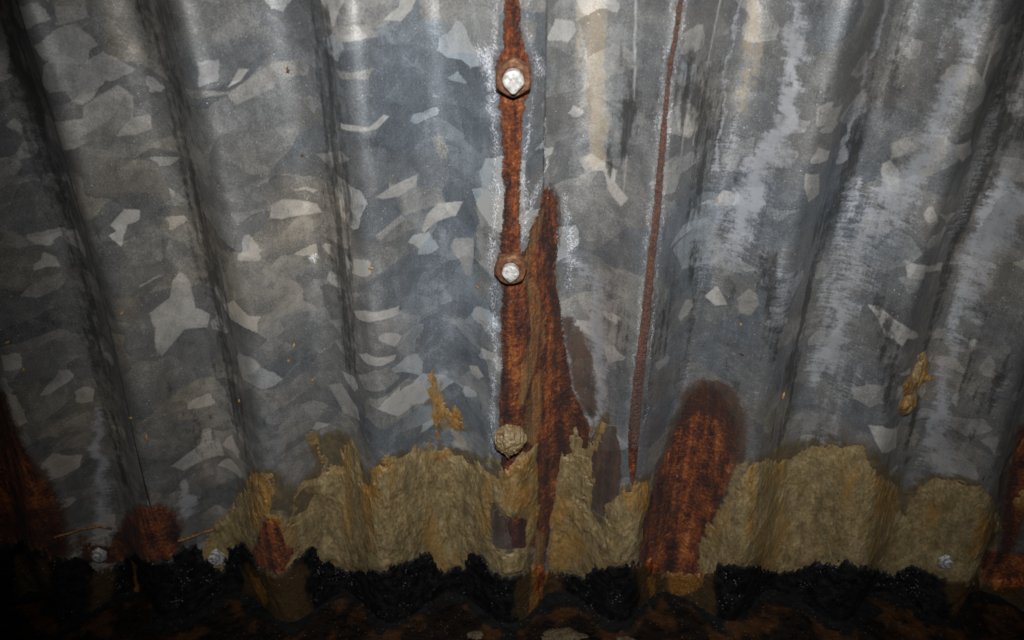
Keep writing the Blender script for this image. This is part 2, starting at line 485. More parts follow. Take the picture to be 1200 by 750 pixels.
RDARK = [
    ([(654,370),(672,372),(690,395),(700,430),(702,480),(697,500),(684,486),(670,452),(660,410)], 2.0, 5.0, 1.0),
    ([(640,300),(654,320),(663,400),(690,490),(684,530),(662,545),(655,470),(645,400)], 3.0, 4.0, 0.7),
    ([(640,212),(650,214),(657,232),(660,270),(655,300),(650,262),(646,226)], 0.6, 1.6, 0.8),
    ([(700,496),(724,500),(729,550),(725,590),(706,606),(690,596),(688,560),(692,515)], 1.8, 1.4, 1.0),
    ([(628,660),(628,520),(655,500),(690,480),(690,520),(662,556),(648,600),(640,660)], 1.0, 1.6, 0.6),
    ([(806,450),(830,442),(856,450),(876,480),(876,540),(850,545),(846,515),(836,488),(815,486),(802,505),(790,500)], 2.0, 6.0, 1.0),
    ([(752,600),(775,560),(800,540),(800,600),(775,640),(750,650)], 2.0, 3.0, 0.5),
    ([(-30,450),(8,456),(16,490),(26,515),(-30,560)], 1.5, 2.0, 0.55),
    ([(0,600),(70,590),(76,680),(0,680)], 2.0, 3.0, 0.6),
    ([(96,680),(95,635),(140,625),(150,605),(170,640),(150,680)], 2.0, 2.0, 0.7),
    ([(578,598),(590,590),(606,612),(617,600),(618,642),(576,642)], 1.0, 1.0, 0.9),
    ([(655,520),(664,512),(690,515),(690,534),(668,540),(656,545)], 0.6, 0.6, 0.9),
    ([(1170,560),(1188,520),(1195,560),(1185,650),(1168,650)], 0.8, 1.6, 0.8),
    ([(586,118),(594,116),(596,300),(588,300)], 0.6, 1.0, 0.45),
    ([(588,330),(596,330),(598,490),(588,490)], 1.0, 1.6, 0.55),
    ([(590,420),(600,400),(600,500),(590,500)], 1.0, 2.0, 0.35),
]
ORANGE = [
    [(634,245),(624,270),(616,300),(612,330),(618,330),(628,290),(640,240)],
    [(635,362),(624,385),(612,425),(608,470),(613,474),(622,445),(634,400)],
    [(615,478),(626,440),(636,430),(634,500),(626,520),(612,515)],
    [(617,330),(626,320),(640,400),(632,420),(622,380)],
    [(628,620),(640,630),(636,720),(620,720)],
    [(600,108),(616,108),(610,80),(596,80)],
]
SPANGLE = [  # outline, tone
    ([(50,133),(67,142),(97,138),(100,123),(140,97),(157,113),(157,137),(177,133),(180,150),(160,157),(133,160),(123,167),(113,160),(90,173),(73,175),(60,163)], .68),
    ([(280,80),(293,80),(283,93),(267,103),(272,95)], .95),
    ([(217,103),(267,107),(320,73),(350,68),(363,77),(362,88),(327,90),(320,103),(277,123),(267,110),(227,115)], .62),
    ([(318,240),(330,233),(355,234),(372,238),(378,248),(350,252),(330,256),(316,255)], .84),
    ([(130,263),(147,243),(165,245),(165,255),(150,270),(143,289),(128,275),(137,270)], .92),
    ([(50,295),(65,301),(72,313),(53,313),(39,317),(38,310),(47,305)], .90),
    ([(23,347),(43,327),(73,320),(77,330),(67,340),(43,350)], .66),
    ([(213,317),(223,327),(230,360),(247,367),(243,383),(217,385),(190,417),(182,407),(182,383),(175,367),(200,347),(203,327)], .76),
    ([(315,313),(330,298),(353,298),(362,313),(333,332)], .64),
    ([(450,23),(467,7),(470,-8),(490,-8),(483,10),(470,25)], .84),
    ([(490,-8),(540,-8),(542,16),(520,24),(492,20)], .64),
    ([(400,143),(433,148),(450,133),(457,135),(443,150),(420,153),(400,150)], .86),
    ([(440,230),(460,217),(490,203),(488,217),(467,230),(447,232)], .78),
    ([(495,268),(500,250),(513,237),(543,235),(535,252),(510,260),(498,272)], .86),
    ([(528,287),(533,278),(555,278),(555,303),(552,323),(545,320),(538,303),(532,296)], .76),
    ([(415,363),(420,373),(443,374),(467,367),(468,357),(450,362),(427,362)], .88),
    ([(405,297),(413,307),(413,315),(408,313)], .84),
    ([(420,413),(430,425),(447,427),(463,420),(465,413),(450,417),(430,412)], .84),
    ([(558,357),(565,360),(573,383),(570,388),(558,367)], .82),
    ([(550,427),(560,427),(567,440),(560,443),(552,435)], .78),
    ([(385,450),(400,448),(420,478),(422,492),(404,484)], .72),
    ([(677,187),(693,180),(705,188),(723,200),(720,213),(737,233),(727,242),(713,223),(707,200),(687,202)], .82),
    ([(957,133),(973,127),(987,123),(980,143),(957,148)], .70),
    ([(950,187),(960,172),(973,177),(970,187),(950,192)], .68),
    ([(943,203),(960,203),(960,227),(947,237),(942,220)], .64),
    ([(1045,167),(1067,160),(1077,160),(1073,177),(1043,187)], .68),
    ([(1033,192),(1043,187),(1053,200),(1055,227),(1040,223),(1032,203)], .80),
    ([(1120,170),(1138,162),(1138,180),(1127,190),(1118,180)], .72),
    ([(835,237),(847,223),(867,227),(868,240),(840,242)], .68),
    ([(825,347),(840,335),(848,347),(853,358),(838,358)], .78),
    ([(863,350),(877,338),(887,345),(890,357),(880,370),(867,367)], .68),
    ([(1060,305),(1083,310),(1105,308),(1103,318),(1085,318),(1083,327),(1063,325)], .78),
    ([(1017,357),(1030,358),(1047,373),(1073,388),(1077,395),(1063,397),(1057,407),(1047,397),(1037,395),(1030,377)], .76),
    ([(1100,250),(1120,250),(1110,262)], .66),
    ([(1053,437),(1067,430),(1067,438),(1057,441)], .78),
    ([(997,453),(1020,450),(1053,452),(1050,463),(1020,477),(1000,467)], .64),
    ([(1017,497),(1052,500),(1050,525),(1033,530),(1024,514)], .82),
    ([(1133,400),(1143,397),(1150,407),(1137,412)], .66),
    ([(1147,430),(1160,415),(1167,427),(1165,443),(1153,440)], .66),
    ([(1113,470),(1123,450),(1122,477)], .64),
    ([(200,545),(235,520),(238,502),(248,500),(260,520),(263,533),(240,537),(217,550)], .78),
    ([(0,190),(20,180),(26,196),(12,214),(0,222)], .64),
    ([(6,146),(16,138),(27,147),(25,157),(10,150)], .70),
    ([(370,180),(400,176),(410,186),(388,196)], .66),
    ([(197,218),(213,228),(226,243),(205,240)], .66),
    ([(150,262),(175,255),(190,270),(192,305),(160,312),(142,290)], .54),
    ([(193,300),(200,275),(225,268),(235,282),(228,290),(232,312),(212,316)], .55),
    ([(60,-10),(100,-10),(104,20),(70,30)], .60),
    ([(386,30),(430,28),(446,42),(400,50)], .66),
    ([(395,80),(420,84),(440,78),(432,92),(400,92)], .62),
    ([(610,20),(630,24),(626,50),(616,48)], .55),
    ([(470,250),(487,262),(470,275),(446,285),(440,275)], .60),
    ([(420,438),(455,428),(470,440),(452,455),(428,455)], .62),
    ([(505,160),(520,158),(528,186),(516,184)], .62),
    ([(560,305),(575,330),(565,352),(556,330)], .60),
    ([(1082,250),(1092,238),(1100,260),(1090,268)], .62),
    ([(1005,262),(1022,250),(1030,262),(1018,276)], .62),
]
STAIN = [
    [(697,-10,19),(700,60,17),(699,120,13),(696,182,11)],
    [(890,-10,9),(882,60,8),(872,130,5)],
    [(300,560,9),(310,600,8)],
    [(508,440,3),(512,480,5),(540,520,7)],
]
SCUFF_SHINE = [  # scuffs, and upright highlights painted as pale bands
    [(938,-10,6),(932,60,6),(926,120,6),(912,190,9)],
    [(1146,-10,7),(1122,83,8),(1098,150,8),(1086,190,8)],
    [(1042,-10,3),(1020,70,4),(1002,130,4),(984,190,3)],
    [(870,-10,4),(850,110,4),(838,200,4)],
    [(1180,210,12),(1145,290,12),(1110,420,10),(1095,520,10)],
    [(1000,220,16),(975,320,14),(950,450,10)],
    [(938,-10,9),(931,80,9),(922,140,10),(908,190,13)],
    [(1143,-10,10),(1120,83,11),(1100,140,13),(1085,180,14)],
    [(1040,-10,6),(1018,70,7),(1000,140,7),(985,190,5)],
    [(915,150,8),(880,230,22),(850,300,26)],
    [(1080,180,10),(1040,240,28),(1000,300,32),(985,350,26),(975,430,16)],
    [(1190,235,18),(1150,300,24),(1130,370,14)],
    [(1110,500,10),(1105,550,22)],
    [(115,480,8),(118,560,12),(120,610,12)],
    [(220,560,6),(222,600,10)],
    [(660,300,8),(700,330,12),(705,480,14)],
]
THIN = [
    [(846,-10,2.2),(828,80,2.2),(812,170,2.0)],
    [(745,-10,2.2),(744,60,2.2),(743,118,1.6)],
    [(738,130,1.8),(735,180,1.8),(730,230,1.6)],
    [(805,130,1.6),(796,200,1.2)],
    [(1168,40,3),(1150,100,2.5)],
]
CHALK = [   # the first point also carries the strength
    [(583,-80,5,.52),(582,-10,5),(580,60,7),(578,110,7),(581,200,5),(579,250,5),(576,300,7),(576,340,7),(580,420,5),(578,525,7)],
    [(562,58,4,.8),(570,74,8),(577,100,7)],
    [(573,60,6,.8),(574,100,5)],
    [(616,-80,3,.5),(616,-10,3),(622,50,4),(632,76,6),(626,110,3),(616,170,3),(614,250,4)],
    [(630,66,5,.8),(634,84,5)],
    [(640,140,1.2,.55),(640,190,2.5),(630,225,6),(620,250,6),(613,285,4)],
    [(662,230,7,.34),(668,290,9),(666,340,7),(676,400,8),(700,470,8)],
    [(803,-80,2.6,.42),(792,-10,2.6),(776,100,3),(762,260,3.4),(749,370,3),(740,460,2)],
    [(818,-80,2.6,.42),(807,-10,2.6),(789,90,3),(777,250,3),(769,350,3),(760,440,3),(757,500,2)],
    [(367,300,4,.9),(370,303,3)],
    [(575,530,5,.6),(572,545,5)],
]
GRIME_SHADE = [
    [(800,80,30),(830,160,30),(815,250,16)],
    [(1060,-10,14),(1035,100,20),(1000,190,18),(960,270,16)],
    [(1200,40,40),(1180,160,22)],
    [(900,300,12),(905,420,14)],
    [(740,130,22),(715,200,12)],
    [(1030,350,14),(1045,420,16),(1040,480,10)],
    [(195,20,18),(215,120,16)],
    [(5,10,20),(50,167,23),(90,283,23),(133,483,21),(145,560,18)],  # from here on, shade of the corrugation flanks painted as dark stripes
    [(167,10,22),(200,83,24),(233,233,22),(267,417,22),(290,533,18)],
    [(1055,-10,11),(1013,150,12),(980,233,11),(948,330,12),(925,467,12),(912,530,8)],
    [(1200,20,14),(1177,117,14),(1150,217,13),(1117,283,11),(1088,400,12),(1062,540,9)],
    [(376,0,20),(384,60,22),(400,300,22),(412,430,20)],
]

MUD_FILM = [
    [(240,690),(250,630),(275,595),(290,548),(325,548),(345,575),(372,545),(362,508),(410,508),(430,556),(437,538),(500,520),(550,528),(600,540),(632,513),(634,640),(620,690)],
    [(640,690),(650,560),(668,500),(712,490),(700,600),(730,565),(764,558),(764,600),(745,690)],
    [(806,690),(816,630),(840,590),(862,545),(940,518),(1015,515),(1060,575),(1090,558),(1150,565),(1180,625),(1160,690)],
    [(505,440),(510,440),(528,480),(540,500),(516,505),(505,470)]]

def voronoi_tone(s, z, cell, seed, aniso=1.0):
    """random value of the nearest jittered cell point"""
    x = s / cell; y = z / (cell * aniso)
    xi = np.floor(x).astype(np.int32); yi = np.floor(y).astype(np.int32)
    best = np.full(x.shape, 99.0, np.float32); val = np.zeros(x.shape, np.float32); grd = np.zeros(x.shape, np.float32)
    for dx in (-1, 0, 1):
        for dy in (-1, 0, 1):
            cx = xi + dx; cy = yi + dy
            a = (cx * 7 + cy * 31 + seed * 5) & 255; b = (cy * 13 - cx * 3 + seed * 11) & 255
            jx = TAB2[a, b]; jy = TAB2[b, a]
            r = TAB2[(a + 77) & 255, (b + 13) & 255]
            d = (x - cx - jx) ** 2 + (y - cy - jy) ** 2 - 0.25 * r
            m = d < best
            best = np.where(m, d, best); val = np.where(m, TAB2[(a + 19) & 255, (b + 151) & 255], val)
            th = TAB2[(a + 91) & 255, (b + 41) & 255] * 6.283
            grd = np.where(m, (x - cx - jx) * np.cos(th) + (y - cy - jy) * np.sin(th), grd)
    return val, grd

def wall_fields(U, Z, seed):
    U = U.astype(np.float32); Z = Z.astype(np.float32)
    sh = U.shape
    f1 = fbm(U * 120, Z * 120, 3, 4); f2 = fbm(U * 120, Z * 120, 8, 4)
    g1 = fbm(U * 420, Z * 420, 13, 3); g2 = fbm(U * 420, Z * 420, 18, 3)
    lo = fbm(U * 12, Z * 9, 21, 4)
    # spangle
    wu = U + 0.008 * fbm(U * 70, Z * 70, 31, 2) + 0.0008 * g1
    wz = Z + 0.008 * fbm(U * 70, Z * 70, 35, 2) + 0.0008 * g2
    v1, q1 = voronoi_tone(wu, wz, 0.019, seed, 0.9)
    v2, q2 = voronoi_tone(wu + .3, wz + .11, 0.010, seed + 3, 0.9)
    v3, q3 = voronoi_tone(wu + .7, wz + .5, 0.030, seed + 9, 0.85)
    right = sst(0.03, 0.09, U)             # right hand sheet is brushed and less spangled
    k = 1 - 0.30 * right
    tone = 0.50 + k * (0.22 * (v1 - .5) + 0.13 * (v2 - .5) + 0.17 * (v3 - .5))
    tone += k * 0.26 * (v1 > .96) + 0.27 * k * (v2 > .95)
    tone += 0.11 * q1 * k + 0.09 * q3 * k + 0.05 * q2 * k
    tone -= 0.11 * right
    tone += 0.20 * lo + 0.05 * sst(-0.12, -0.02, U) + 0.10 * fbm(U * 160, Z * 22, 55, 4) + 0.08 * f1
    warm = 1.1 * lo + 0.9 * (v3 - .5) + 1.2 * fbm(U * 20, Z * 14, 61, 3)
    warm = warm - 0.55 * np.exp(-((U + .03) / .05) ** 2) * (0.4 + vn(U * 60, Z * 40, 5)) + 0.55 * sst(-0.12, -0.2, U) - 0.12
    su = U + 0.0009 * f1 + 0.0004 * g1; sz = Z + 0.0009 * f2 + 0.0004 * g2
    sp = np.zeros(sh, np.float32)
    for pts, tn in SPANGLE:
        m = sst(-0.0003, 0.0004, sd_poly(su, sz, pts, 0.006))
        tgt = tn * 1.12 - 0.07 + 0.12 * q3 + 0.05 * f1 + 0.05 * g1
        tone = tone * (1 - m) + tgt * m
        warm = warm * (1 - 0.6 * m) + 0.25 * m
    rust = np.zeros(sh, np.float32); halo = np.zeros(sh, np.float32)
    for pts, wob, soft in RUST:
        d = sd_poly(U + wob * .0011 * f1 * 2, Z + wob * .002 * f2 * 2, pts)
        d = d + wob * 0.001 * (g1 + f1)
        rust = np.maximum(rust, sst(-soft * .0018, soft * .0024, d))
        halo = np.maximum(halo, min(1.0, .35 + soft * .36) * sst(-.0010 - soft * .0055, soft * .0002, d + .005 * f2 + .002 * f1))
    rd = halo; rd2 = np.zeros(sh, np.float32)
    for pts, wob, soft, amt in RDARK:
        d = sd_poly(U + wob * .002 * f1, Z + wob * .002 * f2, pts) + wob * 0.001 * (g1 + f1)
        rd2 = np.maximum(rd2, amt * sst(-soft * .001, soft * .001, d))
    rd = np.maximum(rd, rd2)
    orange = np.zeros(sh, np.float32)
    dull = sst(.0, .6, stroke(U, Z, [(800,-12,26),(767,300,26),(752,450,24),(746,520,10)]))
    for pts in ORANGE:
        d = sd_poly(U + .002 * f1, Z + .002 * f2, pts) + 0.001 * g1
        orange = np.maximum(orange, sst(-.0008, .0010, d))
    wU = U + 0.0035 * f1; wZ = Z + 0.006 * f2
    st = np.zeros(sh, np.float32)
    for p in STAIN: st = np.maximum(st, (0.5 + .6 * vn(U * 160, Z * 40, 97)) * sst(-0.8, 1.1, stroke(wU + .006 * f1, wZ, p) + 1.2 * fbm(U * 260, Z * 20, 98, 3)))
    sc = np.zeros(sh, np.float32)
    for p in SCUFF_SHINE: sc = np.maximum(sc, 0.86 * sst(-0.6, 1.3, stroke(wU + .008 * f1, wZ, p)) * (0.62 + 0.6 * vn(U * 150 + 3 * f1, Z * 18, 93)))
    # base level of scuffing on the right sheet, in its hollows
    sc = np.maximum(sc, right * sst(0.0, 0.6, 0.10 + 1.1 * fbm(U * 70, Z * 14, 71, 4)) * 0.5)
    # dark horizontal brush scratches
    scr = sst(0.12, 0.26, fbm(U * 22 + 3 * f1, Z * 380, 75, 3)) * sst(0.1, 0.7, sc)
    for p in THIN: tone = np.maximum(tone, 0.80 * sst(0.0, 0.7, stroke(U + .0006 * f1, Z, p)))
    ck = np.zeros(sh, np.float32); patch = 0.55 + 0.9 * vn(U * 90, Z * 60, 95)
    for p in CHALK: ck = np.maximum(ck, 0.72 * p[0][3] * patch * np.clip((stroke(U + .0022 * g1 + .005 * f1, Z + .006 * f2, [q[:3] for q in p]) + 0.8) / 1.8, 0, 1) ** 1.2)
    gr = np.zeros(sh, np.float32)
    for p in GRIME_SHADE: gr = np.maximum(gr, 0.72 * sst(-0.5, 1.2, stroke(wU, wZ, p)))
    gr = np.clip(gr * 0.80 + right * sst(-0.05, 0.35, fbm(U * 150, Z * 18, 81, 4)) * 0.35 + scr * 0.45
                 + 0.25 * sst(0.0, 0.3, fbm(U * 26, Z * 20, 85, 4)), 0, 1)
    ck *= 1 - rust
    for lp, sgn in ((lapL, 1), (lapR, -1)):      # dark line along the lapped edges
        dl = np.abs(U - lap(lp, Z))
        gr = np.maximum(gr, (1.0 if sgn > 0 else .45) * sst(0.0011, 0.0004, dl))
        tone = tone - (0.35 if sgn > 0 else .15) * sst(0.0009, 0.0003, dl)
    sm = np.zeros(sh, np.float32)
    for p in MUD_FILM:
        sm = np.maximum(sm, 0.95 * sst(-.006, .004, sd_poly(U + .006 * f1, Z + .008 * f2, p) + .006 * f1 + .003 * g1))
    sm *= 1 - sst(0.15, 0.6, np.maximum(rust, 0.0))
    sm *= 1 - 0.9 * sst(.3, .7, rd2)
    spark = sst(0.985, 0.995, vn(U * 900, Z * 900, 91)) * 0.6
    return dict(tone=tone, warm=warm, rust=rust, rdark=rd, chalk=ck, stain=st, grime_shade=gr, scuff_shine=sc, orange=orange, spark=spark, flake=v1 * .6 + v2 * .4, smear=sm, dull=dull, rdin=rd2)

# ------------------------------------------------------------------ the three corrugated sheets
def lap_u(pxs):
    u, z = P([p[0] for p in pxs], [p[1] for p in pxs])
    return np.polyfit(z, u, 1)
lapL = lap_u([(15, 0), (110, 275), (162, 550)])
lapR = lap_u([(641, 0), (636, 250), (631, 560)])
def lap(c, z): return np.polyval(c, np.clip(z, 0.05, 0.46))

def axis(a, b, fa, fb, fine, coarse):
    """coordinates a..b, fine between fa..fb"""
    parts = []
    if a < fa: parts.append(np.arange(a, fa, coarse))
    parts.append(np.arange(max(a, fa), min(b, fb), fine))
    if b > fb: parts.append(np.arange(fb, b, coarse))
    return np.append(np.concatenate(parts), b)

ZC = axis(-0.012, 0.86, -0.012, 0.455, 0.00055, 0.005)
def sheet(name, u0, u1, off, seed, edge0, edge1):
    """u0/u1: number or lap polynomial"""
    # parametric columns 0..1 remapped per row so that the edges follow the lap lines
    zc = ZC
    a = lap(u0, zc) if not np.isscalar(u0) else np.full(zc.shape, u0)
    b = lap(u1, zc) if not np.isscalar(u1) else np.full(zc.shape, u1)
    am, bm_ = a.mean(), b.mean()
    uc = axis(am, bm_, -0.39, 0.39, 0.00058, 0.005)
    s = (uc - am) / (bm_ - am)
    # keep columns straight except near the lapped edges
    U = uc[None, :] + (a - am)[:, None] * np.clip(1 - (uc - am) / 0.05, 0, 1)[None, :] \
        + (b - bm_)[:, None] * np.clip(1 - (bm_ - uc) / 0.05, 0, 1)[None, :]
    Z = np.repeat(zc[:, None], len(uc), 1)
    Y = height(U, Z) - off
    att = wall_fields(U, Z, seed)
    # rolled over edges give the sheet its thickness
    if edge0:
        U = np.hstack([U[:, :1], U[:, :1], U]); Z = np.hstack([Z[:, :1], Z[:, :1], Z])
        Y = np.hstack([Y[:, :1] + 0.0012, Y[:, :1] + 0.0003, Y])
        att = {k: np.hstack([v[:, :1], v[:, :1], v]) for k, v in att.items()}
    if edge1:
        U = np.hstack([U, U[:, -1:], U[:, -1:]]); Z = np.hstack([Z, Z[:, -1:], Z[:, -1:]])
        Y = np.hstack([Y, Y[:, -1:] + 0.0003, Y[:, -1:] + 0.0012])
        att = {k: np.hstack([v, v[:, -1:], v[:, -1:]]) for k, v in att.items()}
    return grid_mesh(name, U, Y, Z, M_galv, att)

uLm = float(np.mean(lap(lapL, ZC))); uRm = float(np.mean(lap(lapR, ZC)))
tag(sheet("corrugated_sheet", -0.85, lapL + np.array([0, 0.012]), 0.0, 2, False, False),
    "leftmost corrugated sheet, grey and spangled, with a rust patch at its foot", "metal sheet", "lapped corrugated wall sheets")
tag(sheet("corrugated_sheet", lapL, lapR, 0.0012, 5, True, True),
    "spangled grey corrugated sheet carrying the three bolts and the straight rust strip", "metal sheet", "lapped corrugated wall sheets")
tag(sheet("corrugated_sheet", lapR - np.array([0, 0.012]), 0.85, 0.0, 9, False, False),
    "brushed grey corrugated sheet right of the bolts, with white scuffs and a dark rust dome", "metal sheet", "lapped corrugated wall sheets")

def surf(u, z):
    h = height(u, z)
    zz = np.asarray(z)
    mid = (u > lap(lapL, zz)) & (u < lap(lapR, zz))
    return h - np.where(mid, 0.0012, 0.0)

# ------------------------------------------------------------------ smears lying on the wall
TAR_TOP = [(-60,642),(0,640),(30,636),(60,652),(95,655),(110,668),(130,668),(150,655),(200,655),(214,640),(232,634),(242,658),(262,664),(270,640),(288,636),(300,660),(330,672),(345,655),(365,640),(372,655),(395,660),(410,668),(440,668),(470,658),(485,656),(492,642),(502,652),(520,668),(545,664),(552,648),(566,652),(585,672),(600,672),(620,664),(640,668),(655,672),(680,676),(700,665),(735,660),(760,656),(775,672),(800,672),(830,670),(845,662),(880,660),(905,675),(930,668),(970,660),(990,655),(1020,670),(1050,672),(1070,662),(1090,672),(1120,682),(1150,684),(1200,678),(1260,678)]
def coat(name, outlines, mat, T, wob, seed, holes=(), ochre=(), rustp=(), brown=(), step=0.0005,
         streaky=0.4, edge=0.003, relief=1.0, bound=None, thin_noise=0.0):
    q = np.vstack([trace(o) for o in outlines])
    u0, z0 = q.min(0) - 0.008; u1, z1 = q.max(0) + 0.008
    z0 = max(z0, -0.008)
    uc = np.arange(u0, u1, step); zc = np.arange(z0, z1, step)
    U, Z = np.meshgrid(uc, zc)
    f1 = fbm(U * 170, Z * 170 * streaky, seed, 5, 0.62); f2 = fbm(U * 60, Z * 60 * streaky, seed + 4, 3)
    g1 = fbm(U * 600, Z * 600 * streaky, seed + 8, 3)
    d = np.full(U.shape, -1.0)
    for o in outlines: d = np.maximum(d, sd_poly(U, Z, o))
    for h in holes: d = np.minimum(d, -sd_poly(U + .002 * f1, Z + .002 * f2, h))
    d = d + wob * (1.8 * f2 + 3.2 * f1 + 2.4 * g1 + 0.5)
    if mat is M_tar:
        d = d + 0.0105 * fbm(U * 420, Z * 90, seed + 40, 4, 0.65) + 0.002 * fbm(U * 160, Z * 60, seed + 44, 3)
    else:
        d = d + 0.0050 * fbm(U * 330, Z * 75, seed + 40, 4, 0.65) - 0.0035 * sst(0.10, 0.25, fbm(U * 170, Z * 120, seed + 48, 4, 0.6))
    if thin_noise:
        d = d - thin_noise * sst(0.16, 0.34, fbm(U * 200, Z * 130, seed + 30, 4))
    # relief of trowelled lumps
    a = fbm(U * 75, Z * 20, seed + 12, 4); b = fbm(U * 240, Z * 70, seed + 16, 4)
    amp_ = 0.35 + 1.5 * vn(U * 55, Z * 40, seed + 60)
    rid = 1 - np.abs(fbm(U * 130 + 4 * a, Z * 30 + 3 * b, seed + 20, 3)) * 4
    rid2 = 1 - np.abs(fbm(U * 360 + 4 * a, Z * 90 + 3 * b, seed + 24, 3)) * 4
    t = T * sst(-0.0002, edge, d) * np.clip(0.6 + relief * (1.3 * a + amp_ * (0.16 * rid + 0.20 * rid2 + 1.2 * b)), 0.12, 2.6)
    t = t + 0.0004 * sst(0.0, 0.0008, d)
    if mat is not M_tar:      # the tar was brushed over the lower edge of the sealant
        dt = sd_poly(U, Z, TAR_TOP + [(1260, 772), (600, 772), (-60, 772)], 0.02)
        t = t * (1 - 0.8 * sst(-0.006, 0.001, dt))
    if mat is M_mud: t = t * (0.25 + 0.75 * sst(0.0, 0.007, d + 0.004 * f2))
    t = np.where(d < 0, -0.0006, t)
    # normal of the corrugation
    e = 0.0006
    hx = (height(U + e, Z) - height(U - e, Z)) / (2 * e)
    nrm = np.sqrt(1 + hx * hx)
    S = surf(U, Z)
    X = U + t * hx / nrm; Y = S - t / nrm
    def mask(lst, soft=0.002):
        m = np.zeros(U.shape)
        for o in lst: m = np.maximum(m, sst(-2 * soft, 2 * soft, sd_poly(U + .012 * f2, Z + .012 * f1, o)))
        return m
    att = dict(ochre=mask(ochre), rust=mask(rustp), brown=mask(brown, 0.004), thin=np.clip(d / 0.004, 0, 1))
    k = (d[:-1, :-1] > 0) | (d[1:, :-1] > 0) | (d[:-1, 1:] > 0) | (d[1:, 1:] > 0)
    return grid_mesh(name, X, Y, Z, mat, att, keep=k)

tag(coat("sealant_smear",
    [[(262,672),(270,640),(282,604),(290,562),(292,553),(320,553),(322,572),(316,600),(330,604),(338,612),(345,588),(352,566),(376,556),(380,542),(370,524),(360,508),(366,505),(378,528),(390,545),(402,545),(400,525),(412,512),(422,533),(425,560),(433,572),(437,548),(455,532),(467,537),(482,527),(488,520),(494,530),(501,528),(503,512),(508,524),(518,530),(524,524),(530,534),(548,536),(556,546),(561,540),(567,550),(578,556),(583,568),(590,547),(602,541),(613,529),(630,519),(631,560),(631,600),(628,625),(618,640),(616,672),(440,680)]],
    M_mud, 0.0016, 0.0011, 201,
    holes=[[(574,596),(582,588),(588,602),(598,606),(606,604),(616,610),(618,640),(590,644),(576,636)],
           [(345,585),(356,574),(366,580),(360,596),(350,598)], [(296,644),(303,624),(311,608),(326,608),(337,624),(344,648),(330,668),(300,668)]],
    ochre=[[(433,600),(434,545),(455,530),(466,540),(446,560),(444,650),(436,650)], [(600,545),(632,518),(632,640),(606,600)],
           [(290,550),(324,550),(318,612),(292,616)], [(578,548),(632,522),(632,560),(600,600),(590,580)], [(425,560),(440,560),(450,640),(428,640)], [(490,520),(545,530),(530,540),(500,535)]]),
    "widest tan sealant smear, from the rusty left part to the bolted sheet edge", "sealant", "tan sealant smeared along the wall foot")
tag(coat("sealant_smear",
    [[(641,690),(643,640),(646,600),(651,570),(656,545),(658,531),(668,527),(667,512),(668,505),(677,499),(685,510),(682,526),(690,520),(694,513),(699,500),(705,494),(712,497),(706,512),(696,534),(696,560),(691,597),(700,612),(704,616),(708,592),(718,588),(728,580),(731,568),(738,582),(743,567),(751,563),(760,567),(762,587),(754,610),(753,633),(746,650),(742,680)]],
    M_mud, 0.0016, 0.0006, 233,
    ochre=[[(643,600),(660,560),(668,600),(650,660),(642,660)], [(730,560),(764,560),(760,600),(735,600)], [(700,495),(690,530),(690,560),(712,500)]]),
    "ragged tan sealant smear just right of the bolted sheet edge, with leaf-like lobes on top", "sealant", "tan sealant smeared along the wall foot")
tag(coat("sealant_smear",
    [[(820,690),(818,640),(824,622),(834,610),(846,594),(860,580),(866,560),(878,550),(884,540),(900,536),(912,541),(928,540),(940,527),(960,522),(985,521),(1010,523),(1014,540),(1033,558),(1050,572),(1056,600),(1062,612),(1068,590),(1077,572),(1093,563),(1117,562),(1147,570),(1163,587),(1170,606),(1174,623),(1158,630),(1150,650),(1150,690)]],
    M_mud, 0.0010, 0.0012, 257, relief=0.75, thin_noise=0.0,
    ochre=[[(874,548),(888,542),(884,600),(872,650),(866,640),(874,600)], [(1010,540),(1050,572),(1050,620),(1020,610),(1015,570)],
           [(1130,570),(1172,620),(1140,650),(1120,650),(1150,610)]]),
    "broad olive-tan sealant smear with two rounded humps, right of the rust dome", "sealant", "tan sealant smeared along the wall foot")
tag(coat("sealant_lump",
    [[(1073,418),(1083,413),(1087,424),(1085,440),(1090,444),(1081,449),(1074,458),(1075,470),(1067,481),(1058,486),(1051,478),(1060,465),(1058,452),(1066,440),(1071,430)]],
    M_mud, 0.0030, 0.0007, 280, ochre=[[(1050,400),(1095,400),(1095,490),(1050,490)]]),
    "small ochre lump of sealant stuck alone high on the right side", "sealant lump")
tag(coat("sealant_lump",
    [[(1188,588),(1194,578),(1206,574),(1222,590),(1205,600),(1192,598)]],
    M_mud, 0.0020, 0.0006, 290, ochre=[[(1180,560),(1240,560),(1240,620),(1180,620)]]),
    "small ochre lump of sealant at the right edge, beside a brown rust streak", "sealant lump")
tag(coat("sealant_smear",
    [[(214,700),(232,650),(238,640),(250,622),(262,606),(274,590),(284,575),(290,600),(284,640),(282,700)]],
    M_mud, 0.0005, 0.0016, 310, relief=0.5),
    "thin narrow film of tan sealant left of the small dark red rust spot", "sealant", "tan sealant smeared along the wall foot")

tag(coat("sealant_smear",
    [[(503,438),(508,432),(509,446),(513,462),(520,470),(528,478),(534,474),(540,486),(544,500),(536,502),(526,494),(520,488),(515,498),(516,514),(508,506),(506,480),(504,460)]],
    M_mud, 0.0012, 0.0012, 320, relief=0.9, ochre=[[(495,430),(550,430),(550,520),(495,520)]]),
    "crumbly yellow-brown sealant streak rising alone above the widest smear", "sealant", "tan sealant smeared along the wall foot")
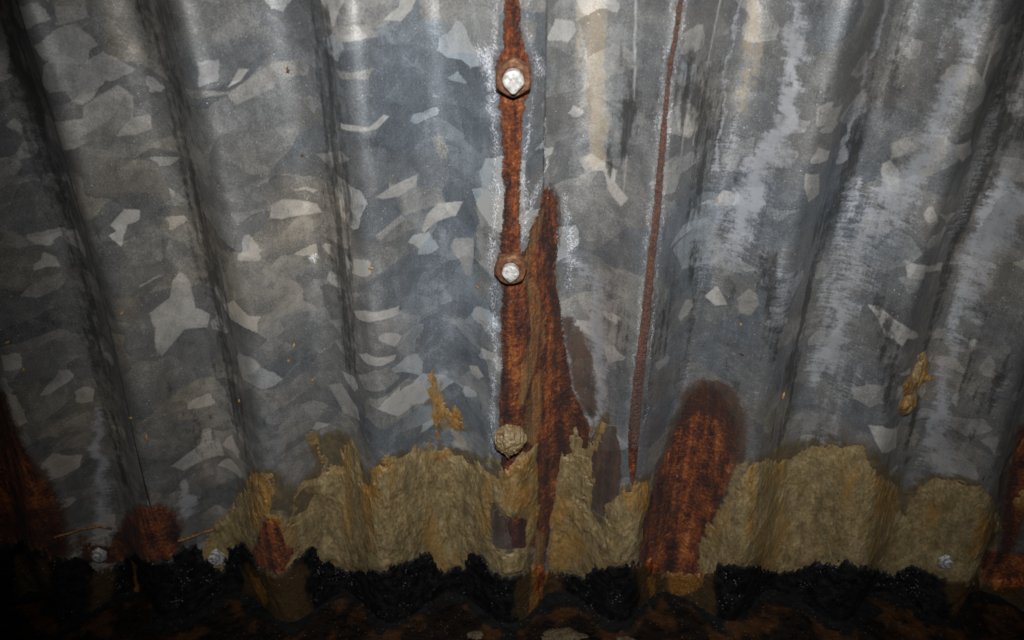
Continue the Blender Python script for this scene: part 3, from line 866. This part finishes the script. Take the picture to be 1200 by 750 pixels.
# black tar band
bot = [(1260,772),(900,772),(600,772),(200,772),(-60,772)]
tar = coat("tar_band", [TAR_TOP + bot], M_tar, 0.0019, 0.0014, 340, step=0.0007, streaky=0.5, relief=0.7, edge=0.0015,
    rustp=[[(622,600),(642,600),(634,690),(624,690)], [(748,645),(800,645),(796,664),(770,668),(752,664)], [(1150,640),(1260,640),(1260,700),(1165,690)]],
    ochre=[[(621,600),(640,600),(636,725),(614,725)], [(758,672),(768,668),(766,700),(756,720)], [(776,668),(800,662),(822,664),(826,684),(800,698),(782,690)], [(296,672),(306,674),(318,700),(312,706)], [(158,655),(163,660),(164,690),(160,700)]],
    brown=[[(20,650),(60,650),(60,740),(10,740)], [(285,660),(360,660),(365,740),(290,740)], [(105,668),(140,670),(130,740),(105,740)], [(740,660),(840,660),(850,740),(750,740)], [(605,660),(655,660),(660,740),(600,740)], [(1100,670),(1260,670),(1260,740),(1120,740)]])
tag(tar, "ragged glossy black tar band brushed along the foot of the wall", "tar band")

# ------------------------------------------------------------------ ground
xc = axis(-0.9, 0.9, -0.40, 0.40, 0.0011, 0.008)
yc = axis(-1.0, 0.02, -0.075, 0.02, 0.0009, 0.008)
X, Y = np.meshgrid(xc, yc)
wallY = height(X, np.zeros_like(X) + 0.01)
dist = np.clip(wallY - Y, 0, 1)
G = 0.0045 * fbm(X * 45, Y * 45, 401, 4) + 0.0022 * fbm(X * 190, Y * 190, 405, 4) + 0.003 * np.exp(-dist / 0.006)
G += 0.004 * fbm(X * 14, Y * 14, 409, 3) - 0.004
ga = dict(tar=np.clip(1.25 - dist / 0.016 + 2.2 * fbm(X * 70, Y * 70, 417, 4), 0, 1), ochre=np.clip(0.6 - np.abs(dist - 0.012) * 40, 0, 1) * (vn(X * 30, Y * 30, 5)))
ground = grid_mesh("ground", X, Y, G, M_ground, ga)
ground["kind"] = "structure"

# ------------------------------------------------------------------ bolts
def hexrad(th, ap, rot):
    a = (th - rot) % (math.pi / 3) - math.pi / 6
    return ap / math.cos(a)

def ring_mesh(rows, n=60, cap=True):
    """rows: list of functions theta -> (r, z) ; optional centre cap"""
    bm = bmesh.new()
    vs = []
    for f in rows:
        r_ = []
        for i in range(n):
            th = 2 * math.pi * i / n
            r, z = f(th)
            r_.append(bm.verts.new((r * math.cos(th), r * math.sin(th), z)))
        vs.append(r_)
    for a, b in zip(vs, vs[1:]):
        for i in range(n):
            j = (i + 1) % n
            bm.faces.new((a[i], a[j], b[j], b[i]))
    if cap: bm.faces.new(vs[-1])
    return bm

def nut_bm(ap, t, rot, hole=0.0052, seed=1):
    R = ap / math.cos(math.pi / 6)
    def w(th, k): return 0.00018 * (float(vn(th * 2.2 + 5, k * 1.7, seed)) - .5) * 2
    rows = [
        lambda th: (hexrad(th, ap, rot) * 1.02, -0.001),
        lambda th: (hexrad(th, ap, rot) * 1.01 + w(th, 1), 0.0006),
        lambda th: (hexrad(th, ap, rot) * 0.995 + w(th, 2), t * .5),
        lambda th: (hexrad(th, ap, rot) + w(th, 3), t - 0.0004 - 0.75 * (hexrad(th, ap, rot) - ap)),
        lambda th: (ap * 0.985 + w(th, 4), t - 0.0001),
        lambda th: (ap * 0.93 + w(th, 5), t + 0.0001),
        lambda th: (ap * 0.74 + w(th, 6), t + w(th, 8)),
        lambda th: (hole * 1.06, t + w(th, 7)),
        lambda th: (hole * 0.98, t - 0.0012)]
    return ring_mesh(rows, 72, cap=True)

def shank_bm(r, z0, z1, seed, drip=0.0):
    def n(th, k): return (float(vn(th * 1.9 + 3, k * 1.3 + 2, seed)) - .5)
    def dr(th):   # drip of paint hanging below
        d = abs(((th + math.pi / 2 + math.pi) % (2 * math.pi)) - math.pi)
        return drip * math.exp(-(d / 0.33) ** 2)
    rows = [lambda th: (r * .94, z0)]
    m = 6
    for i in range(m):
        z = z0 + (z1 - z0 - 0.001) * (i + 1) / m
        rr = r * (1.0 if i % 2 else 0.93)
        rows.append(lambda th, z=z, rr=rr, i=i: (rr + 0.0004 * n(th, i) + dr(th) * (i + 1) / m, z))
    rows += [
        lambda th: (r * 1.02 + 0.0007 * n(th, 9) + dr(th), z1 - 0.0005),
        lambda th: (r * 0.92 + 0.0008 * n(th, 10) + dr(th) * .8, z1 + 0.0001),
        lambda th: (r * 0.70 + 0.0006 * n(th, 11) + dr(th) * .3, z1 + 0.0004 + 0.0006 * n(th, 14)),
        lambda th: (r * 0.42, z1 + 0.0004 + 0.0009 * n(th, 12)),
        lambda th: (r * 0.15, z1 + 0.0003 + 0.0005 * n(th, 13))]
    return ring_mesh(rows, 48)

def bolt_at(px, py, rotz=0.0):
    u, z = P([px], [py])
    u, z = float(u[0]), float(z[0])
    y = float(surf(np.array([u]), np.array([z]))[0])
    e = empty("bolt", (u, y, z), (math.pi / 2, 0, 0))
    return e

rows_b = "bolts down the rust strip"
b1 = bolt_at(601.5, 88)
bm_obj("nut", nut_bm(0.0083, 0.0062, math.radians(30), seed=3), M_nut, b1, True)
bm_obj("shank", shank_bm(0.0050, -0.001, 0.0098, 5, drip=0.0014), M_white, b1)
tag(b1, "highest bolt, its broad rusty hex nut point up and a white painted tip", "bolt", rows_b)
b2 = bolt_at(598.5, 311)
bm_obj("nut", nut_bm(0.0082, 0.0056, math.radians(12), seed=13), M_nut, b2, True)
bm_obj("shank", shank_bm(0.0047, -0.001, 0.0085, 25, drip=0.0012), M_white, b2)
tag(b2, "middle bolt with pale tip and askew rusty nut, where the rust strip widens", "bolt", rows_b)
b3 = bolt_at(597, 511)
bm_obj("nut", nut_bm(0.0088, 0.0060, math.radians(20), seed=23), M_nut, b3, True)
# lump of sealant that covers the third bolt
def blob_bm(r, hgt, seed):
    bm = bmesh.new()
    bmesh.ops.create_icosphere(bm, subdivisions=6, radius=1)
    for v in bm.verts:
        x, y, z = v.co
        n = float(vn(x * 2.6 + 9, y * 2.6 + z * 2.1, seed)) - .5
        n2 = float(vn(x * 7 + 4, y * 7 + z * 5, seed + 2)) - .5
        n3 = float(vn(x * 15 + 4, y * 15 + z * 12, seed + 4)) - .5
        k = 1 + .20 * n + .16 * n2 + .09 * n3
        d = abs(math.atan2(x + .1, -y))
        drip = 0.42 * math.exp(-(d / .17) ** 2) * max(0, -y) * (1 if z > .1 else .4)
        v.co = (x * r * k, (y * k - drip) * r, max(-0.001, z * hgt * k + .002))
    return bm
ob = bm_obj("sealant_cap", blob_bm(0.0102, 0.0085, 50), M_mud, b3)
tag(b3, "lowest bolt of the rust strip, buried in a dripping lump of tan sealant", "bolt", rows_b)

rows_f = "small bolts along the wall foot"
for (px, py, r, lab, sd, t) in (
        (115, 650, 0.0048, "bright-tipped foot bolt between two rust patches, leftmost of its row", 61, .007),
        (251, 652, 0.0062, "foot bolt with a worn grey ring, right of the round rust patch", 62, .004),
        (1111, 658, 0.0052, "chipped pale foot bolt under the right hump of sealant", 63, .005)):
    e = bolt_at(px, py)
    bm_obj("nut", nut_bm(r * 1.25, t * .30, random.random(), hole=r * .8, seed=sd), M_zinc, e)
    bm_obj("shank", shank_bm(r * .72, -.001, t * .30 + .0012, sd + 3, drip=.0016), M_zinc, e)
    tag(e, lab, "bolt", rows_f)

# ------------------------------------------------------------------ thin rusty wires at the foot
def wire(pts, r, lab, rise=0.0012):
    q = trace(pts, 6, closed=False)
    y = surf(q[:, 0], q[:, 1]) - rise
    path = [Vector((q[i, 0], y[i] + .0006 * (random.random() - .5), q[i, 1])) for i in range(len(q))]
    bm = bmesh.new(); prev = None; n = 8
    for i, p in enumerate(path):
        d = (path[min(i + 1, len(path) - 1)] - path[max(i - 1, 0)]).normalized()
        a = d.cross(Vector((0, 0, 1))).normalized(); b = d.cross(a)
        rr = r * (0.8 + .5 * random.random())
        ring = [bm.verts.new(p + rr * (math.cos(2 * math.pi * k / n) * a + math.sin(2 * math.pi * k / n) * b)) for k in range(n)]
        if prev:
            for k in range(n): bm.faces.new((prev[k], prev[(k + 1) % n], ring[(k + 1) % n], ring[k]))
        else: bm.faces.new(ring[::-1])
        prev = ring
    bm.faces.new(prev)
    o = bm_obj("rusty_wire", bm, M_wire)
    tag(o, lab, "wire", "rusty wires along the wall foot")
wire([(64,628),(80,624),(95,619),(115,615),(132,618)], 0.0008, "thin rusty wire arching between the large left rust patch and the round one")
wire([(210,631),(226,626),(240,621),(254,617)], 0.0009, "short rusty wire sticking out to the right of the round rust patch")

# ------------------------------------------------------------------ little flecks of straw on the sheets
fl_pts = [(143,366,7,20),(154,488,7,30),(281,468,9,60),(345,403,5,70),(339,421,5,80),(367,444,5,80),(9,401,6,10),(28,433,5,60),
          (173,512,12,70),(868,380,5,80),(918,463,10,75),(869,415,4,10),(1171,532,11,60),(1152,560,9,85),(355,181,4,45),(338,81,7,80),(435,313,6,0),(559,335,5,0)]
M_chip = mat_simple("dark_chip", [(0.35, (0.03, 0.015, 0.008)), (0.6, (0.12, 0.05, 0.02))])
for i, (px, py, ln, ang) in enumerate(fl_pts):
    u, z = P([px], [py]); u, z = float(u[0]), float(z[0])
    y = float(surf(np.array([u]), np.array([z]))[0])
    L = ln / PXM / 2; a = math.radians(ang + 10)
    bm = bmesh.new(); prev = None
    for k in range(7):
        s = -1 + k / 3
        cx = u + s * L * math.cos(a) + .0003 * math.sin(k * 2 + i); cz = z + s * L * math.sin(a)
        cy = float(surf(np.array([cx]), np.array([cz]))[0]) - 0.0004
        rr = 0.0009 * (1.05 - abs(s)) ** .5 * (.7 + .6 * random.random())
        ring = [bm.verts.new((cx - math.sin(a) * rr * math.cos(t_), cy - .6 * rr * math.sin(t_), cz + math.cos(a) * rr * math.cos(t_)))
                for t_ in [2 * math.pi * j / 8 for j in range(8)]]
        if prev:
            for j in range(8): bm.faces.new((prev[j], prev[(j + 1) % 8], ring[(j + 1) % 8], ring[j]))
        else: bm.faces.new(ring[::-1])
        prev = ring
    bm.faces.new(prev)
    o = bm_obj("straw_fleck", bm, M_chip if i in (11, 12, 13, 14, 15) else M_straw)
    tag(o, "tiny fleck of brown straw or dirt stuck to the galvanised sheets", "fleck", "straw flecks stuck to the wall")

# ------------------------------------------------------------------ crumbs lying on the ground
M_crumb = mat_simple('dirty_crumb', [(0.35, (0.012, 0.008, 0.004)), (0.6, (0.075, 0.052, 0.025))])
crumbs = [(660,738,26,6,"long tan flake of sealant lying on the dark ground"),
          (558,738,9,4,"small tan crumb on the dark ground left of the long flake"),
          (735,744,12,4,"tan crumb on the ground right of the long flake")]
for i, (px, py, wd, hg, lab) in enumerate(crumbs):
    a = (px - 600) / F_PX; b = (375 - py) / F_PX
    dx, dy, dz = a, math.cos(PITCH) + b * math.sin(PITCH), -math.sin(PITCH) + b * math.cos(PITCH)
    t_ = (CH - 0.003) / -dz
    gx, gy = dx * t_, -CD + dy * t_
    ix = int(np.argmin(abs(xc - gx))); iy = int(np.argmin(abs(yc - gy)))
    bm = bmesh.new()
    bmesh.ops.create_icosphere(bm, subdivisions=4, radius=1)
    for v in bm.verts:
        n = float(vn(v.co.x * 2.5 + 9 * i, v.co.y * 2.5 + v.co.z, 70)) - .5
        n2 = float(vn(v.co.x * 7 + 9 * i, v.co.y * 7 + v.co.z * 3, 75)) - .5
        k = 1 + .5 * n + .35 * n2
        v.co = (v.co.x * k * wd / 1500, v.co.y * k * hg / 1000, v.co.z * k * 0.0012)
    o = bm_obj("sealant_crumb", bm, M_crumb)
    o.location = (gx, gy, float(G[iy, ix]) + 0.0006)
    tag(o, lab, "crumb", "tan crumbs on the ground")
